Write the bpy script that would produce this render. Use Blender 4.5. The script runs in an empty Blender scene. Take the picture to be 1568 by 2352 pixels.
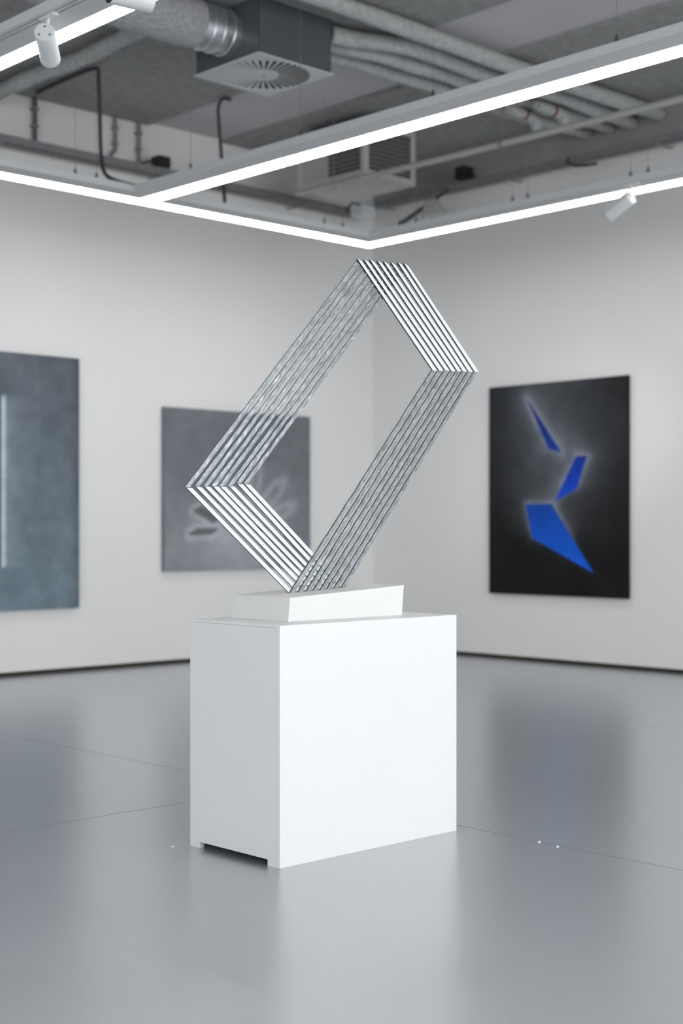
import bpy, math, random
from mathutils import Vector, Matrix

# ------------------------------------------------------------------ camera
scn = bpy.context.scene
COL = scn.collection
cam_d = bpy.data.cameras.new('camera')
cam = bpy.data.objects.new('camera', cam_d)
COL.objects.link(cam)
cam.location = (0.0, 0.0, 1.05)
YAW = math.radians(46.5)                       # view direction, from +X towards +Y
cam.rotation_euler = (math.radians(90), 0, YAW - math.radians(90))
cam_d.sensor_fit = 'VERTICAL'
cam_d.sensor_height = 36.0
cam_d.sensor_width = 24.0
cam_d.lens = 3300.0 / 2352.0 * 36.0
cam_d.shift_y = (1214.0 - 1176.0) / 2352.0
cam_d.dof.use_dof = True
cam_d.dof.focus_distance = 4.85
cam_d.dof.aperture_fstop = 2.0
cam_d.clip_start = 0.05
cam_d.clip_end = 100
scn.camera = cam

# ------------------------------------------------------------------ world, daylight, side fill, exposure
world = bpy.data.worlds.new('world')
scn.world = world
world.use_nodes = True
world.node_tree.nodes['Background'].inputs[0].default_value = (0.80, 0.88, 1.0, 1)
world.node_tree.nodes['Background'].inputs[1].default_value = 0.6
scn.view_settings.view_transform = 'Standard'
scn.view_settings.look = 'None'
scn.view_settings.gamma = 1.0
scn.view_settings.use_curve_mapping = False
scn.view_settings.exposure = 0.10
scn.cycles.use_denoising = True
scn.cycles.max_bounces = 8
scn.cycles.diffuse_bounces = 5
scn.cycles.glossy_bounces = 4
scn.cycles.sample_clamp_indirect = 6.0


def area_light(name, loc, rot, sx, sy, watts, col):
    l = bpy.data.lights.new(name, 'AREA')
    l.shape = 'RECTANGLE'
    l.size, l.size_y = sx, sy
    l.energy = watts
    l.color = col
    o = bpy.data.objects.new(name, l)
    COL.objects.link(o)
    o.location = loc
    o.rotation_euler = rot
    return o


WIN_Y = -3.2
# daylight entering through the window wall behind the photographer (faces +Y)
area_light('window_daylight', (3.2, WIN_Y + 0.12, 1.95), (math.radians(90), 0, 0),
         9.6, 2.9, 410, (0.975, 0.99, 1.0))
# added fill light before the windowless wall on the photographer's left (faces +X)
area_light('side_fill', (-3.86, 2.6, 1.95), (math.radians(90), 0, math.radians(-90)),
         5.0, 2.6, 172, (0.94, 0.97, 1.0))

STRIP = 9.5            # radiance of the linear luminaires

# ------------------------------------------------------------------ materials
MATS = {}


def mat(name, col, rough=0.5, metal=0.0, var=0.0, scale=8.0, bump=0.0, bscale=60.0, spec=0.5,
        stretch=None, emit=None, estr=0.0, detail=4.0):
    if name in MATS:
        return MATS[name]
    m = bpy.data.materials.new(name)
    m.use_nodes = True
    nt = m.node_tree
    b = nt.nodes['Principled BSDF']
    b.inputs['Base Color'].default_value = (*col, 1)
    b.inputs['Roughness'].default_value = rough
    b.inputs['Metallic'].default_value = metal
    b.inputs['Specular IOR Level'].default_value = spec
    if emit:
        b.inputs['Emission Color'].default_value = (*emit, 1)
        b.inputs['Emission Strength'].default_value = estr
    tc = nt.nodes.new('ShaderNodeTexCoord')
    mp = nt.nodes.new('ShaderNodeMapping')
    nt.links.new(tc.outputs['Object'], mp.inputs['Vector'])
    if stretch:
        mp.inputs['Scale'].default_value = stretch
    if var > 0:
        n = nt.nodes.new('ShaderNodeTexNoise')
        n.inputs['Scale'].default_value = scale
        n.inputs['Detail'].default_value = detail
        nt.links.new(mp.outputs[0], n.inputs['Vector'])
        r = nt.nodes.new('ShaderNodeValToRGB')
        r.color_ramp.elements[0].position = 0.3
        r.color_ramp.elements[1].position = 0.7
        r.color_ramp.elements[0].color = (*[max(0, c * (1 - var)) for c in col], 1)
        r.color_ramp.elements[1].color = (*[min(1, c * (1 + var)) for c in col], 1)
        nt.links.new(n.outputs['Fac'], r.inputs['Fac'])
        nt.links.new(r.outputs['Color'], b.inputs['Base Color'])
    if bump > 0:
        n2 = nt.nodes.new('ShaderNodeTexNoise')
        n2.inputs['Scale'].default_value = bscale
        n2.inputs['Detail'].default_value = 3
        nt.links.new(mp.outputs[0], n2.inputs['Vector'])
        bp = nt.nodes.new('ShaderNodeBump')
        bp.inputs['Strength'].default_value = bump
        bp.inputs['Distance'].default_value = 0.01
        nt.links.new(n2.outputs['Fac'], bp.inputs['Height'])
        nt.links.new(bp.outputs['Normal'], b.inputs['Normal'])
    MATS[name] = m
    return m


M_wall = mat('white_wall_paint', (0.705, 0.70, 0.695), 0.7, var=0.012, scale=1.4)
M_upper_wall = mat('upper_wall_grey', (0.33, 0.335, 0.34), 0.85, var=0.10, scale=2.5, bump=0.15, bscale=40)
M_slab = mat('smooth_ceiling_paint', (0.46, 0.46, 0.465), 0.8, var=0.05, scale=1.5)
M_board = mat('grey_insulation_board', (0.27, 0.275, 0.27), 0.95, var=0.16, scale=14, bump=0.5, bscale=120)
M_gap = mat('dark_brown_recess', (0.035, 0.030, 0.018), 0.8, var=0.1)
M_joint = mat('floor_joint', (0.10, 0.10, 0.10), 0.8, var=0.1)
M_ped = mat('pedestal_white_paint', (0.695, 0.705, 0.703), 0.45, var=0.008, scale=3, bump=0.02, bscale=180)
M_plinth = mat('plinth_white_paint', (0.67, 0.67, 0.66), 0.6, var=0.015, scale=6, bump=0.05, bscale=120)
M_white_bar = mat('bar_white_enamel', (0.67, 0.69, 0.69), 0.4, var=0.01)
M_bar_edge = mat('bar_dark_edge', (0.035, 0.037, 0.038), 0.45, metal=0.3, var=0.5, scale=120)
M_alu = mat('luminaire_grey_aluminium', (0.52, 0.53, 0.54), 0.5, var=0.015, scale=4)
M_track = mat('track_dark_slot', (0.05, 0.052, 0.055), 0.5, var=0.1)
M_lit = mat('lit_diffuser', (0.9, 0.9, 0.9), 0.5, emit=(1.0, 0.985, 0.96), estr=STRIP)
M_spot = mat('spot_white_metal', (0.56, 0.58, 0.59), 0.4, var=0.01)
M_black = mat('black_plastic', (0.012, 0.012, 0.013), 0.5, var=0.1)
M_cable = mat('dark_grey_cable', (0.045, 0.047, 0.05), 0.6, var=0.1)
M_wool = mat('grey_pipe_insulation', (0.375, 0.383, 0.38), 0.95, var=0.16, scale=26, bump=0.8, bscale=90)
M_wool2 = mat('grey_duct_insulation', (0.33, 0.335, 0.34), 0.95, var=0.22, scale=55, bump=0.8, bscale=140, detail=6)
M_galv = mat('galvanised_steel', (0.55, 0.58, 0.60), 0.32, metal=0.9, var=0.15, scale=18)
M_box = mat('dark_grey_plenum_steel', (0.10, 0.112, 0.118), 0.38, metal=0.25, var=0.03, scale=3)
M_plate = mat('diffuser_white_enamel', (0.56, 0.57, 0.57), 0.5, var=0.01)
M_inside = mat('plenum_black_inside', (0.006, 0.006, 0.006), 0.9, var=0.1)
M_ac = mat('cassette_offwhite_plastic', (0.42, 0.42, 0.42), 0.6, var=0.02)
M_acdark = mat('cassette_dark_grille', (0.07, 0.072, 0.075), 0.7, var=0.1)
M_tray = mat('tray_galvanised', (0.24, 0.245, 0.25), 0.55, metal=0.4, var=0.1, scale=20)
M_pipe = mat('grey_pvc_pipe', (0.36, 0.36, 0.355), 0.6, var=0.04)
M_red = mat('red_marking_tape', (0.17, 0.012, 0.016), 0.6, var=0.1)
M_glass = mat('window_frame_white', (0.7, 0.7, 0.7), 0.5, var=0.01)
M_flake = mat('white_paint_flake', (0.85, 0.85, 0.85), 0.6, var=0.02)
M_conduit = mat('dark_grey_conduit', (0.10, 0.10, 0.098), 0.6, var=0.08)
M_steelwire = mat('steel_wire', (0.25, 0.25, 0.25), 0.4, metal=0.8, var=0.05)


def floor_material():
    m = bpy.data.materials.new('polished_grey_floor_coating')
    m.use_nodes = True
    nt = m.node_tree
    b = nt.nodes['Principled BSDF']
    tc = nt.nodes.new('ShaderNodeTexCoord')
    mp = nt.nodes.new('ShaderNodeMapping')
    mp.inputs['Rotation'].default_value = (0, 0, math.radians(44))
    mp.inputs['Scale'].default_value = (1.0, 3.2, 1.0)
    nt.links.new(tc.outputs['Object'], mp.inputs['Vector'])
    n = nt.nodes.new('ShaderNodeTexNoise')
    n.inputs['Scale'].default_value = 1.1
    n.inputs['Detail'].default_value = 6
    n.inputs['Roughness'].default_value = 0.6
    nt.links.new(mp.outputs[0], n.inputs['Vector'])
    r = nt.nodes.new('ShaderNodeValToRGB')
    r.color_ramp.elements[0].position = 0.3
    r.color_ramp.elements[1].position = 0.72
    r.color_ramp.elements[0].color = (0.222, 0.249, 0.277, 1)
    r.color_ramp.elements[1].color = (0.244, 0.271, 0.299, 1)
    nt.links.new(n.outputs['Fac'], r.inputs['Fac'])
    nt.links.new(r.outputs['Color'], b.inputs['Base Color'])
    mr = nt.nodes.new('ShaderNodeMapRange')
    mr.inputs['From Min'].default_value = 0.3
    mr.inputs['From Max'].default_value = 0.7
    mr.inputs['To Min'].default_value = 0.32
    mr.inputs['To Max'].default_value = 0.36
    nt.links.new(n.outputs['Fac'], mr.inputs['Value'])
    nt.links.new(mr.outputs[0], b.inputs['Roughness'])
    b.inputs['Specular IOR Level'].default_value = 1.0
    b.inputs['Coat Weight'].default_value = 1.0
    b.inputs['Coat IOR'].default_value = 2.5
    b.inputs['Coat Roughness'].default_value = 0.255
    n2 = nt.nodes.new('ShaderNodeTexNoise')
    n2.inputs['Scale'].default_value = 260
    nt.links.new(tc.outputs['Object'], n2.inputs['Vector'])
    bp = nt.nodes.new('ShaderNodeBump')
    bp.inputs['Strength'].default_value = 0.04
    bp.inputs['Distance'].default_value = 0.002
    nt.links.new(n2.outputs['Fac'], bp.inputs['Height'])
    nt.links.new(bp.outputs['Normal'], b.inputs['Normal'])
    return m


M_floor = floor_material()


def zinc_material():
    """mottled spangled zinc of the grey sculpture bars"""
    m = bpy.data.materials.new('mottled_zinc')
    m.use_nodes = True
    nt = m.node_tree
    b = nt.nodes['Principled BSDF']
    tc = nt.nodes.new('ShaderNodeTexCoord')
    oi = nt.nodes.new('ShaderNodeObjectInfo')
    ad = nt.nodes.new('ShaderNodeVectorMath')
    ad.operation = 'ADD'
    sc = nt.nodes.new('ShaderNodeVectorMath')
    sc.operation = 'SCALE'
    cb = nt.nodes.new('ShaderNodeCombineXYZ')
    nt.links.new(oi.outputs['Random'], cb.inputs['X'])
    nt.links.new(oi.outputs['Random'], cb.inputs['Y'])
    nt.links.new(cb.outputs[0], sc.inputs[0])
    sc.inputs['Scale'].default_value = 37.0
    nt.links.new(tc.outputs['Object'], ad.inputs[0])
    nt.links.new(sc.outputs[0], ad.inputs[1])
    # brushed along the bars, which all run in one direction of the XZ plane
    def dotp(v):
        d = nt.nodes.new('ShaderNodeVectorMath')
        d.operation = 'DOT_PRODUCT'
        nt.links.new(ad.outputs[0], d.inputs[0])
        d.inputs[1].default_value = v
        return d.outputs['Value']
    cx = nt.nodes.new('ShaderNodeCombineXYZ')
    nt.links.new(dotp((0.20, 0.0, 0.22)), cx.inputs['X'])
    nt.links.new(dotp((0.74, 0.0, -0.67)), cx.inputs['Y'])
    nt.links.new(dotp((0.0, 1.0, 0.0)), cx.inputs['Z'])
    n = nt.nodes.new('ShaderNodeTexNoise')
    n.inputs['Scale'].default_value = 120
    n.inputs['Detail'].default_value = 5
    n.inputs['Roughness'].default_value = 0.68
    n.inputs['Distortion'].default_value = 0.5
    nt.links.new(cx.outputs[0], n.inputs['Vector'])
    r = nt.nodes.new('ShaderNodeValToRGB')
    e = r.color_ramp.elements
    e[0].position = 0.30
    e[0].color = (0.115, 0.13, 0.138, 1)
    e[1].position = 0.74
    e[1].color = (0.47, 0.505, 0.525, 1)
    k = e.new(0.52)
    k.color = (0.25, 0.277, 0.29, 1)
    nt.links.new(n.outputs['Fac'], r.inputs['Fac'])
    nt.links.new(r.outputs['Color'], b.inputs['Base Color'])
    b.inputs['Metallic'].default_value = 0.82
    b.inputs['Roughness'].default_value = 0.34
    bp = nt.nodes.new('ShaderNodeBump')
    bp.inputs['Strength'].default_value = 0.5
    bp.inputs['Distance'].default_value = 0.002
    nt.links.new(n.outputs['Fac'], bp.inputs['Height'])
    nt.links.new(bp.outputs['Normal'], b.inputs['Normal'])
    return m


M_zinc = zinc_material()


def paint_material(name, rough=0.75):
    """canvas paint: colours come from the picture's own colour attribute, plus brush grain"""
    m = bpy.data.materials.new(name)
    m.use_nodes = True
    nt = m.node_tree
    b = nt.nodes['Principled BSDF']
    a = nt.nodes.new('ShaderNodeVertexColor')
    a.layer_name = 'paint'
    tc = nt.nodes.new('ShaderNodeTexCoord')
    n = nt.nodes.new('ShaderNodeTexNoise')
    n.inputs['Scale'].default_value = 9
    n.inputs['Detail'].default_value = 7
    nt.links.new(tc.outputs['Object'], n.inputs['Vector'])
    mr = nt.nodes.new('ShaderNodeMapRange')
    mr.inputs['From Min'].default_value = 0.3
    mr.inputs['From Max'].default_value = 0.7
    mr.inputs['To Min'].default_value = 0.90
    mr.inputs['To Max'].default_value = 1.10
    nt.links.new(n.outputs['Fac'], mr.inputs['Value'])
    vm = nt.nodes.new('ShaderNodeVectorMath')
    vm.operation = 'SCALE'
    nt.links.new(a.outputs['Color'], vm.inputs[0])
    nt.links.new(mr.outputs[0], vm.inputs['Scale'])
    nt.links.new(vm.outputs[0], b.inputs['Base Color'])
    b.inputs['Roughness'].default_value = rough
    b.inputs['Specular IOR Level'].default_value = 0.25
    return m


# ------------------------------------------------------------------ mesh helpers
ORG = {}


def box(x0, x1, y0, y1, z0, z1):
    v = [(x0, y0, z0), (x1, y0, z0), (x1, y1, z0), (x0, y1, z0),
         (x0, y0, z1), (x1, y0, z1), (x1, y1, z1), (x0, y1, z1)]
    f = [(0, 3, 2, 1), (4, 5, 6, 7), (0, 1, 5, 4), (1, 2, 6, 5), (2, 3, 7, 6), (3, 0, 4, 7)]
    return v, f


def join(*ms):
    V, F = [], []
    for v, f in ms:
        o = len(V)
        V += list(v)
        F += [tuple(i + o for i in q) for q in f]
    return V, F


def basis(d):
    d = Vector(d).normalized()
    a = Vector((0, 0, 1)) if abs(d.z) < 0.9 else Vector((1, 0, 0))
    u = d.cross(a).normalized()
    w = u.cross(d).normalized()
    return d, u, w


def tube(pts, r, n=12, cap=True, jit=0.0, seed=1):
    rnd = random.Random(seed)
    P = [Vector(p) for p in pts]
    rr = r if isinstance(r, (list, tuple)) else [r] * len(P)
    V, F = [], []
    up = None
    for i, p in enumerate(P):
        if i == 0:
            d = P[1] - P[0]
        elif i == len(P) - 1:
            d = P[-1] - P[-2]
        else:
            d = (P[i + 1] - P[i]).normalized() + (P[i] - P[i - 1]).normalized()
        d.normalize()
        if up is None:
            _, u, w = basis(d)
        else:
            u = (up - d * up.dot(d)).normalized()
            w = u.cross(d).normalized()
        up = u
        for k in range(n):
            a = 2 * math.pi * k / n
            q = rr[i] * (1 + jit * rnd.uniform(-1, 1))
            V.append(tuple(p + u * math.cos(a) * q + w * math.sin(a) * q))
    m = len(P)
    for i in range(m - 1):
        for k in range(n):
            a, b = i * n + k, i * n + (k + 1) % n
            F.append((a, b, b + n, a + n))
    if cap:
        F.append(tuple(range(n - 1, -1, -1)))
        F.append(tuple((m - 1) * n + k for k in range(n)))
    return V, F


def lathe(c, axis, prof, n=28):
    """prof: list of (distance along axis, radius)"""
    d, u, w = basis(axis)
    c = Vector(c)
    V, F = [], []
    for t, r in prof:
        for k in range(n):
            a = 2 * math.pi * k / n
            V.append(tuple(c + d * t + u * math.cos(a) * r + w * math.sin(a) * r))
    for i in range(len(prof) - 1):
        for k in range(n):
            a, b = i * n + k, i * n + (k + 1) % n
            F.append((a, b, b + n, a + n))
    F.append(tuple(range(n - 1, -1, -1)))
    F.append(tuple((len(prof) - 1) * n + k for k in range(n)))
    return V, F


def org(o):
    return ORG.get(o.name, Vector((0, 0, 0))) if o else Vector((0, 0, 0))


def obj(name, vf, m, parent=None, smooth=False, bevel=0.0):
    v, f = vf
    o0 = org(parent)
    me = bpy.data.meshes.new(name)
    me.from_pydata([tuple(Vector(p) - o0) for p in v], [], f)
    ms = m if isinstance(m, (list, tuple)) else [m]
    for q in ms:
        me.materials.append(q)
    me.validate()
    me.update()
    # consistent outward normals
    import bmesh
    bm = bmesh.new()
    bm.from_mesh(me)
    bmesh.ops.recalc_face_normals(bm, faces=bm.faces)
    bm.to_mesh(me)
    bm.free()
    if smooth:
        me.polygons.foreach_set('use_smooth', [True] * len(me.polygons))
        try:
            me.set_sharp_from_angle(angle=math.radians(40))
        except Exception:
            pass
    o = bpy.data.objects.new(name, me)
    COL.objects.link(o)
    if parent:
        o.parent = parent
        ORG[o.name] = o0
    if bevel > 0:
        b = o.modifiers.new('bevel', 'BEVEL')
        b.width = bevel
        b.segments = 2
        b.limit_method = 'ANGLE'
    return o


def tag(o, label, cat, group=None):
    o['label'] = label
    o['category'] = cat
    if group:
        o['group'] = group
    return o


def thing(name, label, cat, loc, group=None):
    o = bpy.data.objects.new(name, None)
    COL.objects.link(o)
    o.location = loc
    o.empty_display_size = 0.05
    ORG[o.name] = Vector(loc)
    return tag(o, label, cat, group)


def struct(o, label=None):
    o['kind'] = 'structure'
    if label:
        o['label'] = label
    return o


# ------------------------------------------------------------------ the room
XW, YW, ZC = 8.92, 9.0, 4.16
XN, YN = -4.0, WIN_Y
GAP = 0.032
floor = struct(obj('floor', box(XN, XW + 0.2, YN, YW + 0.2, -0.20, -0.006), M_joint), 'dark joint bed under the cast floor slabs')
JX, JY, JW = 3.798, 4.408, 0.0022
for x0, x1, y0, y1 in ((XN, JX - JW, YN, JY - JW), (JX + JW, XW + 0.2, YN, JY - JW),
                       (XN, JX - JW, JY + JW, YW + 0.2), (JX + JW, XW + 0.2, JY + JW, YW + 0.2)):
    obj('floor_slab', box(x0, x1, y0, y1, -0.006, 0.0), M_floor, floor)
struct(obj('wall_left', box(XN, XW + 0.2, YW, YW + 0.2, GAP, ZC), M_wall), 'white wall with the two grey paintings')
struct(obj('wall_right', box(XW, XW + 0.2, YN, YW, GAP, 3.86), M_wall), 'white wall with the black and blue painting')
struct(obj('wall_upper', box(XW + 0.005, XW + 0.2, YN, YW, 3.86, ZC), M_upper_wall), 'darker grey strip above the right wall')  # upper strip in a darker grey than the white wall below
struct(obj('baseboard_left', box(XN, XW + 0.2, YW + 0.03, YW + 0.2, 0.0, GAP), M_gap), 'dark recessed shadow gap under the left wall')
struct(obj('baseboard_right', box(XW + 0.03, XW + 0.2, YN, YW + 0.03, 0.0, GAP), M_gap), 'dark recessed shadow gap under the right wall')
ceil = struct(obj('ceiling', box(XN, XW + 0.2, YN, YW + 0.2, ZC, ZC + 0.2), M_slab), 'smooth pale ceiling slab between insulation boards')
for x0, x1 in ((XN + 0.01, 6.50), (7.22, XW - 0.002)):
    obj('insulation_board', box(x0, x1, YN + 0.01, YW - 0.002, ZC - 0.025, ZC), M_board, ceil)
# window wall behind the photographer
wb = struct(obj('wall_back', join(box(XN, XW, YN - 0.2, YN, 0.0, 0.45), box(XN, XW, YN - 0.2, YN, 3.45, ZC),
                                  box(XN, -1.7, YN - 0.2, YN, 0.45, 3.45), box(8.1, XW, YN - 0.2, YN, 0.45, 3.45)), M_wall),
            'window wall behind the camera')
for i in range(4):
    xa = -1.7 + i * 2.45
    w = struct(obj('window_%d' % (i + 1), join(box(xa, xa + 0.07, YN - 0.12, YN - 0.04, 0.45, 3.45),
                                              box(xa + 2.38, xa + 2.45, YN - 0.12, YN - 0.04, 0.45, 3.45),
                                              box(xa + 0.07, xa + 2.38, YN - 0.12, YN - 0.04, 0.45, 0.52),
                                              box(xa + 0.07, xa + 2.38, YN - 0.12, YN - 0.04, 3.38, 3.45)), M_glass))
struct(obj('wall_near', box(XN - 0.2, XN, YN, YW, 0.0, ZC), M_wall), 'wall on the left of the camera')

# ------------------------------------------------------------------ pedestal
PX0, PX1, PY0, PY1, PZ = 2.914, 3.727, 3.347, 3.799, 0.7502
ped = thing('pedestal', 'large white painted box pedestal standing on the grey floor under the sculpture', 'pedestal',
            (PX0, PY0, 0))
T = 0.018
obj('long_panel', box(PX0, PX1, PY0, PY0 + T, 0, PZ), M_ped, ped, bevel=0.0008)
obj('long_panel', box(PX0, PX1, PY1 - T, PY1, 0, PZ), M_ped, ped, bevel=0.0008)


def end_panel(x0, x1):
    a, b = PY0 + T, PY1 - T
    n0, n1, h = PY0 + 0.058, PY1 - 0.052, 0.0195
    pr = [(a, 0), (n0, 0), (n0, h), (n1, h), (n1, 0), (b, 0), (b, PZ - 0.0085), (a, PZ - 0.0085)]
    V = [(x0, y, z) for y, z in pr] + [(x1, y, z) for y, z in pr]
    F = []
    for q in ((0, 1, 2, 7), (2, 3, 6, 7), (3, 4, 5, 6)):
        F.append(q)
        F.append(tuple(i + 8 for i in reversed(q)))
    for i in range(8):
        j = (i + 1) % 8
        F.append((i, j, j + 8, i + 8))
    return V, F


obj('end_panel', end_panel(PX0, PX0 + T), M_ped, ped)
obj('end_panel', end_panel(PX1 - T, PX1), M_ped, ped)
obj('top_board', box(PX0, PX1, PY0 + T, PY1 - T, PZ - 0.0080, PZ), M_ped, ped, bevel=0.0006)

# ------------------------------------------------------------------ sculpture
sc = thing('sculpture', 'metal sculpture of eight offset diamond frames of white and zinc bars on a white plinth', 'sculpture',
           (3.32, 3.61, PZ))
pl = [(3.055, 3.4680, PZ), (3.5745, 3.4630, PZ), (3.5745, 3.7570, PZ), (3.0525, 3.7577, PZ),
      (3.0637, 3.4690, 0.8272), (3.5784, 3.4570, 0.8542), (3.5784, 3.7450, 0.8542), (3.0604, 3.7475, 0.8278)]
obj('slanted_plinth', (pl, [(0, 3, 2, 1), (4, 5, 6, 7), (0, 1, 5, 4), (1, 2, 6, 5), (2, 3, 7, 6), (3, 0, 4, 7)]),
    M_plinth, sc, bevel=0.001)


def plinth_z(x):
    return 0.8272 + (x - 3.0637) / 0.5147 * 0.027


ptT = [(3.4967, 1.9932), (3.5287, 1.9952), (3.5587, 1.9982), (3.5956, 1.9989), (3.6273, 2.0002), (3.6650, 2.0018), (3.6994, 2.0062), (3.7308, 2.0067)]
ptR = [(3.9074, 1.6317), (3.9409, 1.6343), (3.9747, 1.6376), (4.0088, 1.6378), (4.0412, 1.6402), (4.0732, 1.6410), (4.1054, 1.6426), (4.1404, 1.6444)]
ptB = [3.1823, 3.2194, 3.2561, 3.2875, 3.3209, 3.3527, 3.3850, 3.4191]
ptL = [(2.7528, 1.1801), (2.7907, 1.1830), (2.8255, 1.1848), (2.8589, 1.1865), (2.8890, 1.1861), (2.9258, 1.1879), (2.9604, 1.1962), (2.9913, 1.1957)]
YF0, YF1, YR1 = 3.6040, 3.6108, 3.6163
rb = random.Random(7)


def flat_bar(name, top, bot, chord, y0, y1, face_mat, wob=0.0, seg=1, slant=0.0, taper=0.0):
    """bar lying in a y = const layer; (x, z) of its left edge at the top and bottom, horizontal chord"""
    V, F = [], []
    ja = jb = 0.0
    for i in range(seg + 1):
        t = i / seg
        x = top[0] + (bot[0] - top[0]) * t
        z = top[1] + (bot[1] - top[1]) * t
        if wob and 0 < i < seg:
            ja = 0.5 * ja + rb.uniform(-wob, wob)
            jb = 0.5 * jb + rb.uniform(-wob, wob)
        else:
            ja = jb = 0.0
        c = chord * (1 - taper * t)
        dz = slant if i == 0 else 0.0
        V += [(x + ja, y0, z), (x + c + jb, y0, z + dz), (x + c + jb, y1, z + dz), (x + ja, y1, z)]
    nf = []
    for i in range(seg):
        a = 4 * i
        F.append((a, a + 1, a + 5, a + 4)); nf.append(0)
        F.append((a + 1, a + 2, a + 6, a + 5)); nf.append(2)
        F.append((a + 2, a + 3, a + 7, a + 6)); nf.append(1)
        F.append((a + 3, a, a + 4, a + 7)); nf.append(1)
    F.append((0, 3, 2, 1)); nf.append(2)
    e = 4 * seg
    F.append((e, e + 1, e + 2, e + 3)); nf.append(1)
    o = obj(name, (V, F), [face_mat, M_bar_edge, face_mat], sc)
    # material per face: front / dark back and left edge / painted right edge and top end
    me = o.data
    for p in me.polygons:
        n = p.normal
        if n.y < -0.7:
            p.material_index = 0
        elif n.x > 0.3 or n.z > 0.85:
            p.material_index = 2
        else:
            p.material_index = 1
    return o


for i in range(8):
    T_, R_, L_ = ptT[i], ptR[i], ptL[i]
    s = 3.612 / 3.617
    # front layer: upper right white bar and lower right zinc bar
    flat_bar('white_bar', T_, (R_[0] - 0.0235, R_[1]), 0.0235, YF0, YF1, M_white_bar, slant=-0.007)
    xb = ptB[i]
    flat_bar('zinc_bar', (R_[0] - 0.0290, R_[1] - 0.0005), (xb, plinth_z(xb + 0.01) - 0.001), 0.0190, YF0 + 0.0006, YF1 - 0.0005,
             M_zinc, wob=0.0013, seg=46)
    # rear layer: upper left zinc bar and lower left white bar
    flat_bar('zinc_bar', (T_[0] + 0.008, T_[1] - 0.001), (L_[0] * s, L_[1]), 0.0190, YF1, YR1 - 0.001, M_zinc, wob=0.0012, seg=46)
    xl = xb + 0.004
    flat_bar('white_bar', (L_[0] * s + 0.007, L_[1] - 0.002), (xl, plinth_z(xl + 0.01) - 0.001), 0.0215, YF1, YR1, M_white_bar)

# ------------------------------------------------------------------ paintings
def srgb(c):
    return tuple(((x / 255) / 12.92 if x <= 10 else (((x / 255) + 0.055) / 1.055) ** 2.4) for x in c)


def sd_poly(px, py, poly):
    d = 1e9
    inside = False
    n = len(poly)
    j = n - 1
    for i in range(n):
        x1, y1 = poly[j]
        x2, y2 = poly[i]
        ex, ey = x2 - x1, y2 - y1
        t = max(0, min(1, ((px - x1) * ex + (py - y1) * ey) / (ex * ex + ey * ey)))
        qx, qy = px - x1 - ex * t, py - y1 - ey * t
        d = min(d, qx * qx + qy * qy)
        if (y1 > py) != (y2 > py) and px < x1 + (py - y1) / (y2 - y1) * ex:
            inside = not inside
        j = i
    d = math.sqrt(d)
    return -d if inside else d


def mixc(a, b, t):
    t = max(0.0, min(1.0, t))
    return tuple(p + (q - p) * t for p, q in zip(a, b))


def smooth(a, b, x):
    t = max(0.0, min(1.0, (x - a) / (b - a)))
    return t * t * (3 - 2 * t)


from mathutils import noise as mnoise


def painting(name, label, axis, a0, a1, z0, z1, plane, depth, nx, nz, colour, m):
    """stretched canvas: a box whose picture side is a fine grid with painted colours.
    axis 'x': picture spans x, faces -Y at y = plane; axis 'y': picture spans y, faces -X at x = plane"""
    V, F, C = [], [], []
    for j in range(nz + 1):
        for i in range(nx + 1):
            a = a0 + (a1 - a0) * i / nx
            z = z0 + (z1 - z0) * j / nz
            V.append((a, plane, z) if axis == 'x' else (plane, a, z))
            C.append(colour(a, z))
    for j in range(nz):
        for i in range(nx):
            p = j * (nx + 1) + i
            F.append((p, p + 1, p + nx + 2, p + nx + 1))
    base = len(V)
    edge = C[0]
    fr = [(a0, z0), (a1, z0), (a1, z1), (a0, z1)]
    for off in (0.0, depth):
        for a, z in fr:
            V.append((a, plane + off, z) if axis == 'x' else (plane + off, a, z))
            C.append(tuple(c * 0.8 for c in edge))
    for i in range(4):
        j = (i + 1) % 4
        F.append((base + i, base + j, base + 4 + j, base + 4 + i))
    F.append((base + 4, base + 5, base + 6, base + 7))
    o = obj(name, (V, F), m)
    at = o.data.color_attributes.new('paint', 'FLOAT_COLOR', 'POINT')
    flat = []
    for c in C:
        flat += [*c, 1.0]
    at.data.foreach_set('color', flat)
    return tag(o, label, 'painting')


def fbm(x, y, s, seed=0.0, oc=4):
    return mnoise.fractal(Vector((x * s + seed, y * s, seed * 1.7)), 0.9, 2.0, oc)


POLY = [[(7.231, 2.079), (6.886, 1.639), (7.012, 1.670)],
        [(6.747, 1.604), (6.643, 1.600), (6.738, 1.357), (6.951, 1.260)],
        [(7.243, 1.245), (6.984, 1.242), (6.580, 0.711), (7.175, 0.975)]]


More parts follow.
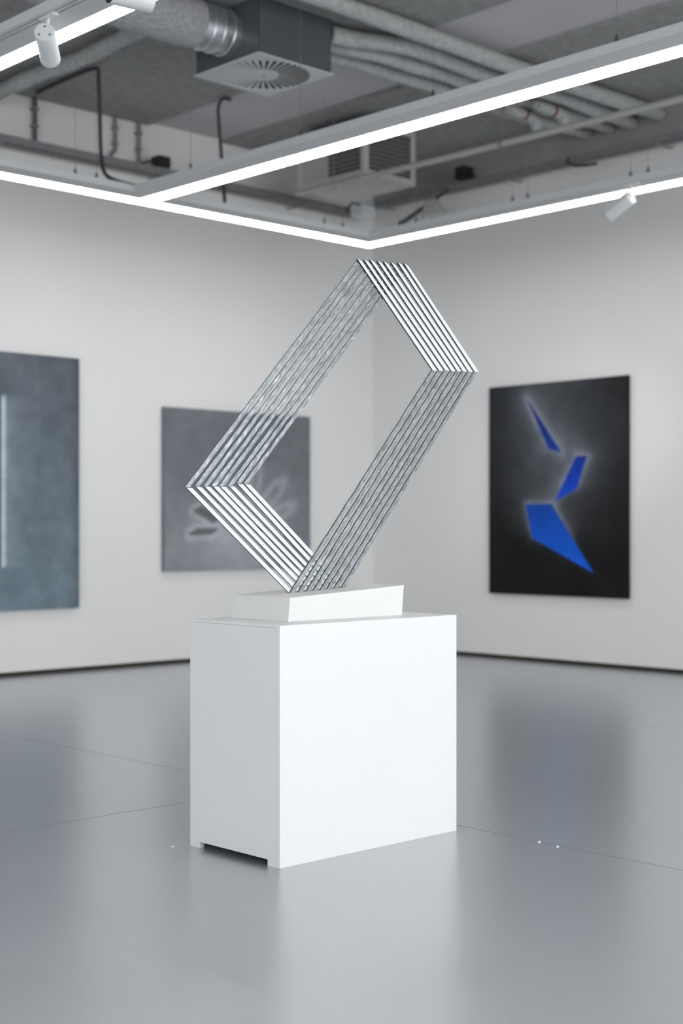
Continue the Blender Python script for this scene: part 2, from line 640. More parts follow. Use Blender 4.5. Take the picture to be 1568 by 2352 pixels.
def black_colour(y, z):
    up = smooth(0.75, 1.75, z)
    v = 14 + 36 * up * math.exp(-((y - 6.98) / 0.42) ** 2) + 16 * up
    v += 7 * fbm(y, z, 3.2, 3.1)
    ds = [sd_poly(y, z, p) for p in POLY]
    # airbrushed pale haze along chosen flanks of the blue shapes
    g = 0.0
    wts = (lambda: 0.9, lambda: 0.25 + 0.65 * smooth(1.30, 1.42, z), lambda: 0.10 + 0.9 * smooth(0.86, 1.16, z))
    for d, w, wd in zip(ds, wts, (0.085, 0.055, 0.055)):
        if d > 0:
            k = w()
            g += k * (0.95 * math.exp(-d / (wd * 0.45)) + 0.30 * math.exp(-d / (wd * 1.2)) + 0.28 * math.exp(-d / (wd * 2.8)))
    g *= 0.75 + 0.35 * fbm(y, z, 4.5, 9.0)
    base = (v * 0.93, v * 1.0, v * 1.07)
    c = mixc(base, (152, 158, 174), 0.72 * min(1.0, max(0, g)))
    blues = ((0, 40, 118), (0, 52, 165), (0, 74, 182))
    for d, bcol, p in zip(ds, blues, POLY):
        t = smooth(0.006, -0.006, d)
        if t > 0:
            top = max(q[1] for q in p)
            bot = min(q[1] for q in p)
            k = (top - z) / (top - bot)
            bc = mixc(tuple(x * 0.82 for x in bcol), tuple(min(255, x * 1.15 + 8) for x in bcol), k)
            c = mixc(c, bc, t)
    return srgb(tuple(max(4, min(255, x)) for x in c))


painting('painting', 'tall black painting with three blue angular shapes on the right wall', 'y', 6.275, 7.620, 0.527, 2.190,
         XW - 0.042, 0.034, 134, 166, black_colour, paint_material('black_blue_canvas_paint', 0.7))

PC = (7.40, 1.02)          # where the petals meet
PET = [(178, 0.27, 0.50, 0.040, 1), (156, 0.27, 0.53, 0.055, 1), (118, 0.25, 0.50, 0.05, 0), (72, 0.30, 0.56, 0.045, 0),
       (44, 0.30, 0.60, 0.055, 0), (22, 0.30, 0.58, 0.045, 0), (2, 0.26, 0.42, 0.03, 0)]
PETD = [[(6.916, 1.188), (6.987, 1.222), (7.152, 1.128), (7.100, 1.100)], [(6.870, 1.008), (6.947, 1.042), (7.140, 1.046), (7.080, 1.012)],
        [(7.52, 1.045), (7.60, 1.065), (7.66, 1.045), (7.58, 1.02)]]


def grey_colour(x, z):
    v = 111 + 6 * fbm(x, z, 2.2, 5.0) + 16 * smooth(1.7, 0.75, z)
    r = math.hypot(x - PC[0], z - PC[1])
    v += 30 * math.exp(-(r / 0.42) ** 2)
    v += 14 * math.exp(-((x - 7.0) / 0.5) ** 2 - ((z - 0.93) / 0.25) ** 2)
    glow = 0.0
    for ang, r0, r1, hw, dark in PET:
        if dark:
            continue
        a = math.radians(ang)
        ca, sa = math.cos(a), math.sin(a)
        t = (x - PC[0]) * ca + (z - PC[1]) * sa
        s = -(x - PC[0]) * sa + (z - PC[1]) * ca
        L = (r1 - r0) / 2
        m = (r0 + r1) / 2
        e = math.hypot((t - m) / L, s / hw)
        dd = (e - 1) * hw
        glow = max(glow, 0.40 * math.exp(-(dd / 0.026) ** 2))
    dmin = min(sd_poly(x, z, p) for p in PETD)
    if dmin > 0:
        glow = max(glow, 0.50 * math.exp(-((dmin - 0.030) / 0.030) ** 2))
    c = (v * 0.97, v * 1.0, v * 1.045)
    c = mixc(c, (186, 189, 194), glow)
    c = mixc(c, (94, 98, 100), smooth(0.022, -0.006, dmin))
    return srgb(tuple(max(4, min(255, q)) for q in c))


painting('painting', 'mid-grey painting of pale glowing petals half hidden behind the sculpture', 'x', 6.622, 8.138, 0.721, 1.989,
         YW - 0.042, 0.034, 150, 126, grey_colour, paint_material('grey_petal_canvas_paint', 0.7))


def slate_colour(x, z):
    k = (z - 0.47) / 1.82
    c = mixc((108, 124, 135), (90, 97, 104), k)
    n = 9 * fbm(x, z, 4.0, 2.0) + 6 * fbm(x, z, 11.0, 7.0)
    c = tuple(q + n for q in c)
    edge = smooth(0.10, 0.0, 5.854 - x)
    c = mixc(c, tuple(q * 0.86 for q in c), edge)
    if 0.770 < z < 2.012:
        fz = smooth(0.770, 0.785, z) * smooth(2.012, 1.96, z)
        d = x - 5.214
        if d >= 0:
            h = 0.9 * math.exp(-(max(0, d - 0.012) / 0.018) ** 2) + 0.42 * math.exp(-d / 0.11)
            c = mixc(c, (176, 190, 198), fz * min(1, h))
        elif x > 4.62:
            c = mixc(c, (70, 66, 86), fz)
        else:
            h = math.exp(-((4.62 - x) / 0.03)) * 0.8
            c = mixc(c, (176, 190, 198), fz * h)
    return srgb(tuple(max(4, min(255, q)) for q in c))


painting('painting', 'slate blue-grey painting with a pale vertical glowing line, cut by the left picture edge', 'x', 3.98, 5.854, 0.470, 2.295,
         YW - 0.042, 0.034, 170, 150, slate_colour, paint_material('slate_canvas_paint', 0.7))

# ------------------------------------------------------------------ linear luminaires
ZL, HS = 3.20, 0.042
MARG, LITW, LIP = 0.165, 0.10, 0.008
YL = 7.768 - LITW / 2 - MARG        # near edges
XR = 7.660 - LITW / 2 - MARG
XCN = 5.560 - LITW / 2 - MARG
XB2 = 3.433 - LITW / 2 - MARG
W = MARG + LITW + LIP


def sweep(prof, axis, near, e0, e1):
    """prof: closed (s, z) outline; s is measured from the near edge away from the camera.
    axis 'x': runs along X from e0(s) to e1(s), s along +Y; axis 'y': runs along Y, s along +X"""
    n = len(prof)
    V = []
    for e in (e0, e1):
        for s, z in prof:
            V.append((e(s), near + s, z) if axis == 'x' else (near + s, e(s), z))
    F = [(i, (i + 1) % n, n + (i + 1) % n, n + i) for i in range(n)]
    F.append(tuple(range(n)))
    F.append(tuple(range(2 * n - 1, n - 1, -1)))
    return V, F


g0, g1 = 0.022, 0.056
def profiles(lw):
    """housing outlines with and without a track groove; the lit strip is centred on the same line"""
    mg = MARG + LITW / 2 - lw / 2
    w = mg + lw + LIP
    tail = [(mg, ZL), (mg, ZL + 0.004), (mg + lw, ZL + 0.004), (mg + lw, ZL), (w, ZL), (w, ZL + HS), (0, ZL + HS)]
    groove = [(g0, ZL), (g0, ZL + 0.022), (g1, ZL + 0.022), (g1, ZL)]
    return [(0, ZL)] + groove + tail, [(0, ZL)] + tail, mg, w


def rect(s0, s1, z0, z1):
    return [(s0, z0), (s1, z0), (s1, z1), (s0, z1)]


def luminaire(label, axis, near, e0, e1, wires, track=True, lit_e1=None, base=None, litw=0.125):
    HOUS, HOUS_PLAIN, MARG, W = profiles(litw)
    LITW = litw
    t = thing('linear_light', label, 'ceiling light', base, 'suspended linear light bars')
    obj('housing', sweep(HOUS if track else HOUS_PLAIN, axis, near, e0, e1), M_alu, t)
    d = obj('diffuser', sweep(rect(MARG + 0.0005, MARG + LITW - 0.0005, ZL - 0.0012, ZL + 0.0038), axis, near,
                              (lambda s: e0(s)), lit_e1 or e1), M_lit, t)
    if track:
        tr = obj('track', sweep(rect(g0 + 0.008, g1 - 0.008, ZL + 0.001, ZL + 0.0215), axis, near, e0, e1), M_alu, t)
        for c0 in (g0 + 0.0006, g1 - 0.0072):
            obj('conductor_slot', sweep(rect(c0, c0 + 0.0066, ZL + 0.005, ZL + 0.0215), axis, near, e0, e1), M_track, tr)
    for w in wires:
        p = (w, near + 0.012) if axis == 'x' else (near + 0.012, w)
        wr = obj('suspension_wire', tube([(p[0], p[1], ZL + HS), (p[0], p[1], ZC - 0.025 if not 6.5 < p[0] < 7.22 else ZC)], 0.0013, 6), M_steelwire, t)
        obj('wire_gripper', lathe((p[0], p[1], ZL + HS), (0, 0, 1), [(0, 0.011), (0.012, 0.011), (0.016, 0.006), (0.034, 0.005)], 12), M_cable, wr, smooth=True)
    return t


luminaire('long lit bar hung along the left wall, meeting the corner', 'x', YL, lambda s: XN + 0.3, lambda s: XR + s,
          (1.6, 2.4, 4.914, 5.07, 7.01, 7.19), base=(2.0, YL, ZL))
luminaire('lit bar hung along the right wall, meeting the corner, carrying a spotlight', 'y', XR, lambda s: YN + 0.3, lambda s: YL + s,
          (1.0, 3.1, 5.117, 5.247, 6.065, 6.193, 7.084, 7.251), base=(XR, 2.0, ZL))
luminaire('lit bar crossing the middle of the ceiling and joining the left bar', 'y', XCN, lambda s: YN + 0.3, lambda s: YL - 0.0005,
          (0.5, 2.0, 3.845, 4.971, 5.977, 6.979), track=False, lit_e1=lambda s: YL + MARG, base=(XCN, 2.0, ZL))
luminaire('nearest lit bar with dark track slots at the upper left', 'y', XB2, lambda s: YN + 0.3, lambda s: YL - 0.0005,
          (0.5, 2.5, 4.0, 6.2), litw=0.09, lit_e1=lambda s: YL + MARG, base=(XB2, 2.0, ZL))


# ------------------------------------------------------------------ track spotlights
def spotlight(label, mount, rear, axis, L, r, adir, beam=None, group='white track spotlights', screws=True):
    """mount: point on the track underside; rear: centre of the rear disc; axis: beam direction"""
    ax = Vector(axis).normalized()
    rear = Vector(rear)
    mount = Vector(mount)
    t = thing('track_spotlight', label, 'spotlight', mount, group)
    ad = Vector(adir)
    wd = Vector((-ad.y, ad.x, 0))
    z0, z1 = mount.z - 0.010, mount.z + 0.010
    V = []
    for z in (z0, z1):
        for a, b in ((-0.055, -0.015), (0.055, -0.015), (0.055, 0.015), (-0.055, 0.015)):
            p = mount + ad * a + wd * b
            V.append((p.x, p.y, z))
    obj('adapter', (V, [(0, 3, 2, 1), (4, 5, 6, 7), (0, 1, 5, 4), (1, 2, 6, 5), (2, 3, 7, 6), (3, 0, 4, 7)]), M_spot, t, bevel=0.003)
    joint = rear + ax * 0.012
    obj('stem', tube([(mount.x, mount.y, mount.z - 0.008), tuple(mount.lerp(joint, 0.55)), tuple(joint)], 0.0075, 10), M_spot, t, smooth=True)
    h = obj('head', lathe(rear, ax, [(0, r * 0.96), (0.004, r), (L * 0.30, r), (L * 0.302, r * 0.985), (L * 0.312, r * 0.985), (L * 0.314, r),
                                     (L * 0.86, r), (L * 0.862, r * 0.985), (L * 0.872, r * 0.985), (L * 0.874, r), (L, r), (L, r * 0.86), (L - 0.03, r * 0.8)], 36),
            M_spot, t, smooth=True)
    d, u, w = basis(ax)
    if screws:
        for k in (0, 1, 2):
            a = math.radians(90 + 120 * k)
            p = rear + u * math.cos(a) * r * 0.6 + w * math.sin(a) * r * 0.6
            obj('screw', lathe(p - ax * 0.0012, ax, [(0, r * 0.09), (0.0012, r * 0.11)], 12), M_black, h)
    obj('bezel', lathe(rear + ax * (L - 0.008), ax, [(0, r * 0.83), (0.010, r * 0.95), (0.012, r * 0.93), (0.012, r * 0.66), (0.002, r * 0.6)], 32), M_black, t, smooth=True)
    lm = mat('spot_lens_lit', (0.8, 0.8, 0.8), 0.2, emit=(1.0, 0.97, 0.92), estr=6.0)
    obj('lens', lathe(rear + ax * (L - 0.010), ax, [(0, r * 0.55), (0.004, r * 0.5), (0.006, r * 0.3)], 24), lm, t, smooth=True)
    if beam:
        ld = bpy.data.lights.new('spot_beam', 'SPOT')
        ld.energy = beam[0]
        ld.spot_size = math.radians(beam[1])
        ld.spot_blend = 0.9
        ld.shadow_soft_size = 0.03
        ld.color = (1.0, 0.95, 0.90)
        lo = bpy.data.objects.new('spot_beam', ld)
        COL.objects.link(lo)
        lo.parent = t
        lo.location = rear + ax * (L + 0.004) - mount
        aim = Vector(beam[2]) - (rear + ax * L) if len(beam) > 2 else ax
        lo.rotation_euler = aim.to_track_quat('-Z', 'Y').to_euler()
    return t


FW = Vector((math.cos(YAW), math.sin(YAW), 0))
RT = Vector((math.sin(YAW), -math.cos(YAW), 0))
UP = Vector((0, 0, 1))
GT = (g0 + g1) / 2
spotlight('white cylinder spotlight hanging from the nearest bar, its rear disc with three screws showing', (XB2 + GT, 5.215, ZL),
          (3.231, 5.206, 3.125), FW * 0.967 - RT * 0.07 - UP * 0.26, 0.20, 0.043, (0, 1, 0), beam=(5, 60, (4.9, 9.0, 1.4)))
spotlight('white spotlight cut by the top picture edge, black-rimmed lens facing left', (XB2 + GT, 4.50, ZL),
          Vector((3.243, 4.505, 3.080)) - RT * 0.035 + (RT * 0.80 + FW * 0.50 - UP * 0.02) * 0.065, -RT * 0.80 - FW * 0.50 + UP * 0.02, 0.17, 0.043, (0, 1, 0),
          screws=False)
spotlight('small white spotlight on the right wall bar, tilted down to the left', (XR + GT, 5.262, ZL),
          (7.467, 5.252, 3.115), FW * 0.66 - RT * 0.60 - UP * 0.45, 0.19, 0.045, (0, 1, 0), beam=(16, 50, (7.4, 9.0, 1.4)))
spotlight('spotlight on the middle bar beyond the right picture edge', (XCN + GT, 2.75, ZL),
          (XCN + GT, 2.76, 3.12), Vector((3.4, 4.1, -1.7)), 0.19, 0.045, (0, 1, 0), beam=(190, 20, (8.92, 6.86, 1.60)))

# ------------------------------------------------------------------ air diffuser with plenum box
DX0, DX1, DY0, DY1, DZ = 5.365, 5.960, 6.350, 6.960, 3.80
dcx, dcy = (DX0 + DX1) / 2, (DY0 + DY1) / 2
ad_ = thing('air_diffuser', 'square swirl air diffuser with radial blades under a dark grey plenum box', 'air vent', (dcx, dcy, DZ))
pb = 0.012
obj('plenum_box', join(box(DX0 + pb, DX1 - pb, DY0 + pb, DY0 + pb + 0.002, DZ + 0.008, ZC - 0.026),
                       box(DX0 + pb, DX1 - pb, DY1 - pb - 0.002, DY1 - pb, DZ + 0.008, ZC - 0.026),
                       box(DX0 + pb, DX0 + pb + 0.002, DY0 + pb, DY1 - pb, DZ + 0.008, ZC - 0.026),
                       box(DX1 - pb - 0.002, DX1 - pb, DY0 + pb, DY1 - pb, DZ + 0.008, ZC - 0.026),
                       box(DX0 + pb, DX1 - pb, DY0 + pb, DY1 - pb, ZC - 0.028, ZC - 0.026)), M_box, ad_)
obj('plenum_lining', box(DX0 + 0.03, DX1 - 0.03, DY0 + 0.03, DY1 - 0.03, DZ + 0.05, DZ + 0.055), M_inside, ad_)
RO, RI = 0.281, 0.092
N = 72


def plate():
    V, F = [], []
    for z in (DZ, DZ + 0.006):
        for k in range(N):
            a = 2 * math.pi * k / N
            c, s = math.cos(a), math.sin(a)
            V.append((dcx + RO * c, dcy + RO * s, z))
        for k in range(N):
            a = 2 * math.pi * k / N
            c, s = math.cos(a), math.sin(a)
            q = 1 / max(abs(c), abs(s))
            V.append((dcx + (DX1 - DX0) / 2 * c * q, dcy + (DY1 - DY0) / 2 * s * q, z))
    for k in range(N):
        j = (k + 1) % N
        F.append((k, j, N + j, N + k))
        F.append((2 * N + k, 3 * N + k, 3 * N + j, 2 * N + j))
        F.append((k, 2 * N + k, 2 * N + j, j))
        F.append((N + k, N + j, 3 * N + j, 3 * N + k))
    return V, F


obj('face_plate', plate(), M_plate, ad_)
NB = 36
bl_me = None
for k in range(NB):
    a = 2 * math.pi * k / NB
    if bl_me is None:
        V = []
        for rr_, wd in ((RI - 0.004, 0.0060), (RO - 0.001, 0.0170)):
            for sgn, dz in ((-1, 0.001), (1, 0.001 + wd * 0.28)):
                for th in (0.0, 0.0012):
                    V.append((rr_, sgn * wd * 0.82, dz + th))
        F = [(0, 2, 6, 4), (1, 5, 7, 3), (0, 1, 3, 2), (4, 6, 7, 5), (0, 4, 5, 1), (2, 3, 7, 6)]
        o = obj('blade', ([tuple(Vector(p) + Vector((dcx, dcy, DZ))) for p in V], F), M_plate, ad_)
        bl_me = o.data
    else:
        o = bpy.data.objects.new('blade', bl_me)
        COL.objects.link(o)
        o.parent = ad_
    o.rotation_euler = (0, 0, a)
hub = obj('hub', lathe((dcx, dcy, DZ - 0.001), (0, 0, 1), [(0, RI), (0.010, RI)], 40), M_plate, ad_)
obj('hub_screw', lathe((dcx, dcy, DZ - 0.003), (0, 0, 1), [(0, 0.007), (0.002, 0.008)], 12), M_cable, hub)

# round branch duct into the plenum: bare collar, then insulation
duc_y, duc_z = 6.645, 3.985
sp = [(DX0 + pb, 0.136)]
for x in (5.335, 5.262, 5.190):
    sp += [(x + 0.010, 0.136), (x + 0.006, 0.1415), (x - 0.004, 0.1415), (x - 0.008, 0.136)]
sp += [(5.05, 0.136)]
col_v = lathe((0, duc_y, duc_z), (1, 0, 0), [(x, r) for x, r in sp], 48)
tc_ = thing('insulated_duct', 'round duct wrapped in grey insulation with a shiny metal collar entering the plenum box', 'duct', (4.6, duc_y, duc_z))
obj('metal_collar', col_v, M_galv, tc_, smooth=True)
pts = [(5.135 - i * 0.05, duc_y + 0.003 * math.sin(i * 1.7), duc_z) for i in range(40)]
obj('insulation_sleeve', tube(pts, [0.140] + [0.1445 + 0.003 * math.sin(i * 2.3) for i in range(39)], 40, jit=0.008, seed=4), M_wool2, tc_, smooth=True)
for zx in (4.9, 3.8):
    obj('hanger_strap', box(zx - 0.012, zx + 0.012, duc_y - 0.003, duc_y + 0.003, duc_z + 0.14, ZC - 0.025), M_galv, tc_)

# ------------------------------------------------------------------ insulated pipes under the ceiling
def wool_pipe(label, p0, p1, r, seed, group, n=34, wave=0.012, jog=0.0):
    a, b = Vector(p0), Vector(p1)
    d = (b - a).normalized()
    side = d.cross(UP).normalized()
    rnd = random.Random(seed)
    ph = rnd.uniform(0, 6)
    P = []
    R_ = []
    for i in range(n + 1):
        t = i / n
        q = a.lerp(b, t) + side * jog * (1 - smooth(0.0, 0.22, t)) + side * wave * math.sin(ph + t * 9) - UP * wave * 0.4 * (1 + math.sin(ph * 2 + t * 13))
        P.append(tuple(q))
        R_.append(r * (1 + 0.05 * math.sin(t * 31 + ph) + rnd.uniform(-0.02, 0.02)))
    o = obj('insulated_pipe', tube(P, R_, 18, jit=0.02, seed=seed), M_wool, None, smooth=True)
    return tag(o, label, 'pipe', group)


G4 = 'insulated pipes running to the right wall'
ys = (6.02, 6.25, 6.465, 6.68)
lab = ('nearest of four grey wrapped pipes, passing in front of the plenum box', 'second of four grey wrapped pipes counted from the camera',
       'third of four grey wrapped pipes counted from the camera', 'farthest of four grey wrapped pipes, lowest in the picture')
for k, y in enumerate(ys):
    x0 = 3.7 if k == 0 else DX1 + 0.02
    wool_pipe(lab[k], (x0, y, 4.075), (XW - 0.01, y, 4.07), 0.052, 20 + k, G4, jog=(0.0, -0.165, -0.085, -0.02)[k])
# short drops with red markings
for k, (x, y, l) in enumerate(((8.02, 6.45, 'stubby wrapped pipe elbow with red tape, farther of the two'),
                               (8.10, 6.26, 'stubby wrapped pipe elbow with red tape, nearer of the two'))):
    e = thing('pipe_elbow', l, 'pipe', (x, y, 4.0), 'wrapped pipe elbows')
    obj('elbow', tube([(x - 0.30, y, 3.968), (x - 0.10, y, 3.965), (x - 0.04, y, 3.955), (x, y, 3.93), (x + 0.015, y, 3.88)],
                      [0.034, 0.040, 0.044, 0.046, 0.040], 16, jit=0.03, seed=40 + k), M_wool, e, smooth=True)
    obj('red_tape', tube([(x - 0.14, y, 3.966), (x - 0.115, y, 3.9655)], 0.042, 16), M_red, e)
wool_pipe('grey wrapped pipe near the left wall, behind the nearest lit bar', (5.11, 8.995, 4.065), (5.11, 6.86, 4.065), 0.05, 31, None)

# grey plastic pipe crossing in front of the cassette unit
tp = thing('plastic_pipe', 'thin grey plastic pipe crossing in front of the ceiling cassette unit', 'pipe', (7.28, 6.5, 3.58))
obj('pipe', tube([(7.24, 8.12, 3.585), (7.25, 8.0, 3.585), (7.29, 6.5, 3.588), (7.31, 4.0, 3.592), (7.31, 0.0, 3.60)], 0.023, 14), M_pipe, tp, smooth=True)
for y in (7.75, 6.15, 4.7):
    c = obj('pipe_clamp', tube([(7.295 - 0.02 * (y > 7), y - 0.014, 3.588), (7.295 - 0.02 * (y > 7), y + 0.014, 3.588)], 0.027, 14), M_tray, tp)
    obj('hanger_rod', tube([(7.295 - 0.02 * (y > 7), y, 3.612), (7.295 - 0.02 * (y > 7), y, ZC - 0.025)], 0.004, 6), M_steelwire, c)

# ------------------------------------------------------------------ ceiling cassette unit in the corner
AX0, AX1, AY0, AY1, AZ = 7.38, 7.92, 7.53, 8.27, 3.65
AT = 4.06
ac = thing('cassette_unit', 'off-white ceiling air-conditioning cassette with dark side grilles near the room corner', 'air conditioner', ((AX0 + AX1) / 2, (AY0 + AY1) / 2, AZ))
obj('casing', box(AX0 + 0.02, AX1 - 0.02, AY0 + 0.02, AY1 - 0.02, AZ + 0.02, AT), M_acdark, ac)
obj('bottom_panel', box(AX0 + 0.03, AX1 - 0.03, AY0 + 0.03, AY1 - 0.03, AZ + 0.004, AZ + 0.02), M_ac, ac)
fw_ = 0.045
obj('frame', join(box(AX0, AX1, AY0, AY0 + fw_, AZ, AZ + fw_), box(AX0, AX1, AY1 - fw_, AY1, AZ, AZ + fw_),
                  box(AX0, AX0 + fw_, AY0 + fw_, AY1 - fw_, AZ, AZ + fw_), box(AX1 - fw_, AX1, AY0 + fw_, AY1 - fw_, AZ, AZ + fw_),
                  box(AX0, AX1, AY0, AY0 + fw_, AT - fw_, AT), box(AX0, AX1, AY1 - fw_, AY1, AT - fw_, AT),
                  box(AX0, AX0 + fw_, AY0 + fw_, AY1 - fw_, AT - fw_, AT), box(AX1 - fw_, AX1, AY0 + fw_, AY1 - fw_, AT - fw_, AT),
                  *[box(a, a + fw_, b, b + fw_, AZ + fw_, AT - fw_) for a in (AX0, AX1 - fw_) for b in (AY0, AY1 - fw_)]), M_ac, ac, bevel=0.003)
obj('cover_panel', box(AX0 + 0.004, AX0 + 0.02, AY0 + 0.40, AY1 - fw_, AZ + fw_, AT - fw_), M_pipe, ac)
gr = obj('grille', box(AX0 + 0.012, AX0 + 0.0195, AY0 + fw_, AY0 + 0.40, AZ + fw_, AT - fw_), M_acdark, ac)
for k in range(9):
    z = AZ + 0.075 + k * 0.034
    obj('slat', box(AX0 + 0.006, AX0 + 0.0118, AY0 + fw_, AY0 + 0.40, z, z + 0.008), M_tray, gr)
gr = obj('grille', box(AX0 + fw_, AX1 - fw_, AY0 + 0.012, AY0 + 0.0195, AZ + fw_, AT - fw_), M_acdark, ac)
for k in range(9):
    z = AZ + 0.075 + k * 0.034
    obj('slat', box(AX0 + fw_, AX1 - fw_, AY0 + 0.006, AY0 + 0.0118, z, z + 0.008), M_tray, gr)
for a in (AX0 + 0.08, AX1 - 0.08):
    for b in (AY0 + 0.08, AY1 - 0.08):
        obj('hanger_rod', tube([(a, b, AT), (a, b, ZC - 0.025 if a > 7.22 else ZC)], 0.005, 6), M_steelwire, ac)

# ------------------------------------------------------------------ cable trays on both walls
def cable_tray(label, axis, near, far, e0, e1, z0, z1, name='cable_tray'):
    mid = (e0 + e1) / 2
    t = thing(name, label, 'cable tray', (mid, near, z0) if axis == 'x' else (near, mid, z0), 'perforated cable trays')

    def bb(a0, a1, s0, s1, za, zb):
        return box(a0, a1, s0, s1, za, zb) if axis == 'x' else box(s0, s1, a0, a1, za, zb)
    obj('side_rail', bb(e0, e1, near, near + 0.003, z0, z1), M_tray, t)
    obj('side_rail', bb(e0, e1, far - 0.003, far, z0, z1), M_tray, t)
    rungs = []
    a = e0
    while a < e1 - 0.03:
        rungs.append(bb(a, a + 0.030, near + 0.003, far - 0.003, z0, z0 + 0.002))
        a += 0.052
    r = obj('slotted_floor', join(*rungs), M_tray, t)
    r['kind'] = 'stuff'
    for k, (s, rad) in enumerate(((0.022, 0.011), (0.050, 0.014), (0.085, 0.010))):
        P = []
        n = 40
        for i in range(n + 1):
            a = e0 + 0.05 + (e1 - e0 - 0.1) * i / n
            ss = near + s + 0.006 * math.sin(i * 0.9 + k * 2)
            zz = z0 + 0.004 + rad
            P.append((a, ss, zz) if axis == 'x' else (ss, a, zz))
        obj('cable', tube(P, rad, 8), M_cable, t, smooth=True)
    b = e0 + 0.3
    while b < e1:
        obj('wall_bracket', bb(b, b + 0.03, near + 0.02, far + 0.10, z0 - 0.006, z0 - 0.001), M_tray, t)
        b += 1.4
    return t


cable_tray('perforated cable tray along the top of the left wall', 'x', 8.770, 8.900, XN + 0.4, 8.66, 3.717, 3.767)
cable_tray('perforated cable tray with dark cables along the top of the right wall', 'y', 8.690, 8.820, YN + 0.4, 8.74, 3.812, 3.852)

# dark cable loop hanging off the right tray
hk = obj('cable_loop', tube([(8.70, 6.68, 3.845), (8.672, 6.67, 3.80), (8.665, 6.60, 3.765), (8.668, 6.48, 3.748), (8.672, 6.40, 3.746)], 0.011, 8), M_cable, None, smooth=True)
tag(hk, 'short dark cable end drooping from the right cable tray', 'cable')

# boxes on the trays
def junction_box(label, c, sx, sy, sz, m, tube_pts=None):
    t = thing('junction_box', label, 'junction box', (c[0], c[1], c[2] - sz / 2))
    bdy = obj('housing', box(c[0] - sx / 2, c[0] + sx / 2, c[1] - sy / 2, c[1] + sy / 2, c[2] - sz / 2, c[2] + sz / 2), m, t, bevel=0.006)
    obj('lid', box(c[0] - sx / 2 + 0.008, c[0] + sx / 2 - 0.008, c[1] - sy / 2 - 0.004, c[1] - sy / 2, c[2] - sz / 2 + 0.008, c[2] + sz / 2 - 0.008), m, bdy, bevel=0.001)
    if tube_pts:
        obj('cable_gland', tube(tube_pts, 0.009, 8), M_cable, t, smooth=True)
    return t


junction_box('black box standing on the left cable tray', (6.50, 8.835, 3.822), 0.115, 0.10, 0.085, M_black,
             [(6.443, 8.835, 3.815), (6.39, 8.82, 3.81), (6.33, 8.81, 3.79), (6.28, 8.80, 3.775)])
junction_box('black box standing on the right cable tray', (8.755, 7.78, 3.935), 0.11, 0.11, 0.10, M_black,
             [(8.755, 7.725, 3.93), (8.75, 7.68, 3.91), (8.745, 7.64, 3.86)])
junction_box('small white box hanging in the room corner under the trays', (8.35, 8.54, 3.682), 0.15, 0.15, 0.09, M_spot,
             [(8.35, 8.54, 3.727), (8.36, 8.60, 3.76), (8.38, 8.70, 3.79), (8.40, 8.78, 3.755)])

# pale lamp head on a dark arm behind the right bar
fl = thing('flood_lamp', 'pale flood lamp head on a dark arm above the right bar near the corner', 'lamp', (8.69, 7.86, 3.81))
obj('arm', tube([(8.52, 7.98, 3.668), (8.60, 8.30, 3.605), (8.62, 8.36, 3.60)], 0.020, 10), M_cable, fl, smooth=True)
obj('bracket', tube([(8.69, 7.90, 3.812), (8.60, 7.92, 3.74), (8.52, 7.98, 3.668)], 0.012, 8), M_cable, fl, smooth=True)
hd = [(8.46, 7.78, 3.575), (8.50, 8.03, 3.575), (8.60, 8.00, 3.575), (8.56, 7.76, 3.575),
      (8.47, 7.86, 3.70), (8.50, 7.98, 3.715), (8.55, 7.97, 3.715), (8.52, 7.85, 3.70)]
obj('head', (hd, [(0, 3, 2, 1), (4, 5, 6, 7), (0, 1, 5, 4), (1, 2, 6, 5), (2, 3, 7, 6), (3, 0, 4, 7)]), M_ac, fl, bevel=0.01)

# conduits dropping down the left wall
for x, z0, r, l in ((5.486, 3.77, 0.017, 'dark vertical conduit on the left wall, leftmost of three'),
                    (6.177, 3.90, 0.013, 'thin grey vertical conduit on the left wall ending in a hook'),
                    (6.391, 3.77, 0.015, 'grey vertical conduit on the left wall beside the black box')):
    t = thing('wall_conduit', l, 'conduit', (x, 8.955, z0), 'conduits on the left wall')
    P = [(x, 8.965, ZC - 0.03), (x, 8.965, z0)]
    if r == 0.013:
        P = [(x, 8.965, ZC - 0.03), (x, 8.965, 3.90), (x - 0.006, 8.962, 3.872), (x - 0.03, 8.955, 3.862), (x - 0.042, 8.95, 3.845), (x - 0.044, 8.95, 3.80)]
    obj('pipe', tube(P, r, 12), M_tray if r < 0.016 else M_conduit, t, smooth=True)
    for z in (4.05, 3.93):
        obj('clip', box(x - r - 0.006, x + r + 0.006, 8.965 - r - 0.003, 8.998, z - 0.008, z + 0.008), M_tray, t)

# power feeds to the bars
def hose(label, pts, r):
    P = [Vector(p) for p in pts]
    out = []
    for i in range(len(P) - 1):
        p0 = P[max(0, i - 1)]
        p1, p2 = P[i], P[i + 1]
        p3 = P[min(len(P) - 1, i + 2)]
        for k in range(6):
            t = k / 6
            out.append(tuple(0.5 * ((2 * p1) + (-p0 + p2) * t + (2 * p0 - 5 * p1 + 4 * p2 - p3) * t * t + (-p0 + 3 * p1 - 3 * p2 + p3) * t ** 3)))
    out.append(tuple(P[-1]))
    o = obj('power_hose', tube(out, r, 10), M_cable, None, smooth=True)
    return tag(o, label, 'cable', 'power feeds to the light bars')


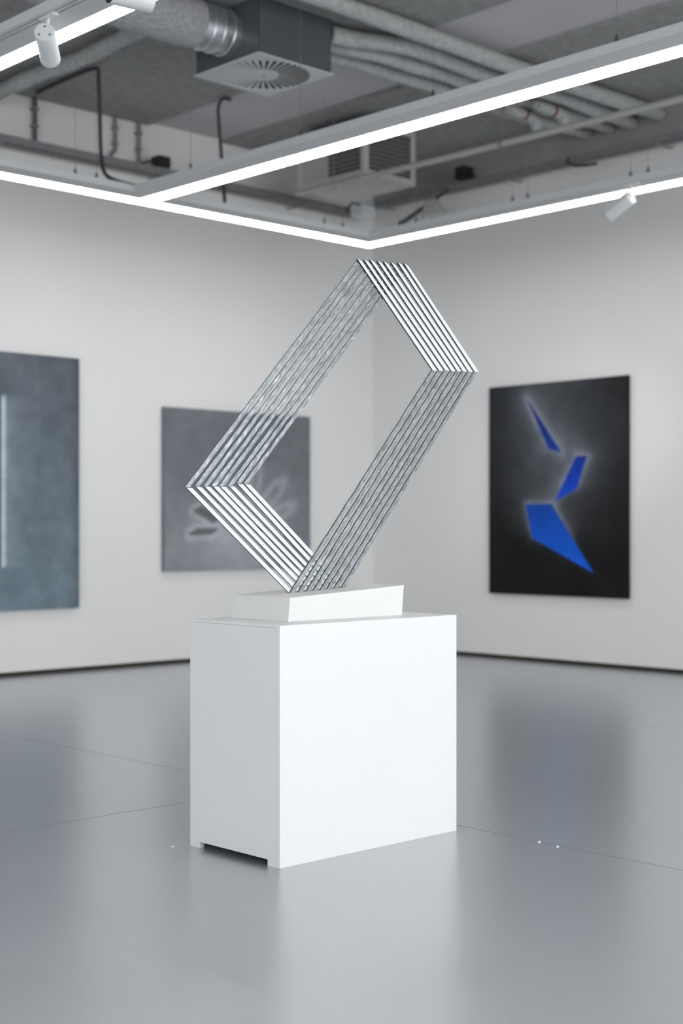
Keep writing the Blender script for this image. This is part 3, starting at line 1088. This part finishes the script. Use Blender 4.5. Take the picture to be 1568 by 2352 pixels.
hose('dark power hose dropping from the ceiling to the left bar, left of the crossing', [(5.40, 8.80, 4.115), (5.385, 8.30, 4.115), (5.375, 8.03, 4.10), (5.37, 7.99, 4.03),
     (5.366, 7.97, 3.80), (5.35, 7.93, 3.50), (5.33, 7.85, 3.36), (5.36, 7.75, 3.30), (5.45, 7.68, 3.272), (5.53, 7.66, 3.256)], 0.013)
hose('dark power hose dropping from the ceiling behind the middle bar', [(6.46, 7.95, 4.10), (6.44, 8.02, 4.115), (6.435, 8.06, 4.06), (6.44, 8.06, 3.95), (6.44, 8.03, 3.70), (6.42, 7.98, 3.46),
     (6.33, 7.86, 3.33), (6.20, 7.72, 3.262), (6.14, 7.68, 3.252)], 0.013)
fe = thing('feed_cap', 'small white end cap on the left bar beside the crossing', 'light fitting', (5.48, YL + 0.02, ZL + HS))
obj('cap', box(5.40, 5.50, YL + 0.005, YL + 0.06, ZL + HS, ZL + HS + 0.022), M_spot, fe, bevel=0.004)
obj('gland', tube([(5.50, YL + 0.03, ZL + HS + 0.011), (5.53, YL + 0.035, ZL + HS + 0.011)], 0.009, 10), M_cable, fe)

# ------------------------------------------------------------------ paint flakes on the floor
for k, (x, y, l) in enumerate(((3.790, 3.033, 'white paint flake on the floor joint, nearer the pedestal'),
                               (3.780, 2.949, 'white paint flake by the floor joint, farther from the pedestal'),
                               (2.859, 3.822, 'white paint flake on the floor left of the pedestal'))):
    s = 0.0045
    V = [(x - s, y - s * 0.6, 0.0002), (x + s * 0.8, y - s, 0.0002), (x + s, y + s * 0.7, 0.0002), (x - s * 0.3, y + s, 0.0002),
         (x - s * 0.8, y - s * 0.5, 0.003), (x + s * 0.7, y - s * 0.8, 0.0022), (x + s * 0.8, y + s * 0.6, 0.0034), (x - s * 0.3, y + s * 0.8, 0.0018)]
    tag(obj('paint_flake', (V, [(0, 3, 2, 1), (4, 5, 6, 7), (0, 1, 5, 4), (1, 2, 6, 5), (2, 3, 7, 6), (3, 0, 4, 7)]), M_flake), l, 'paint flake', 'paint flakes on the floor')
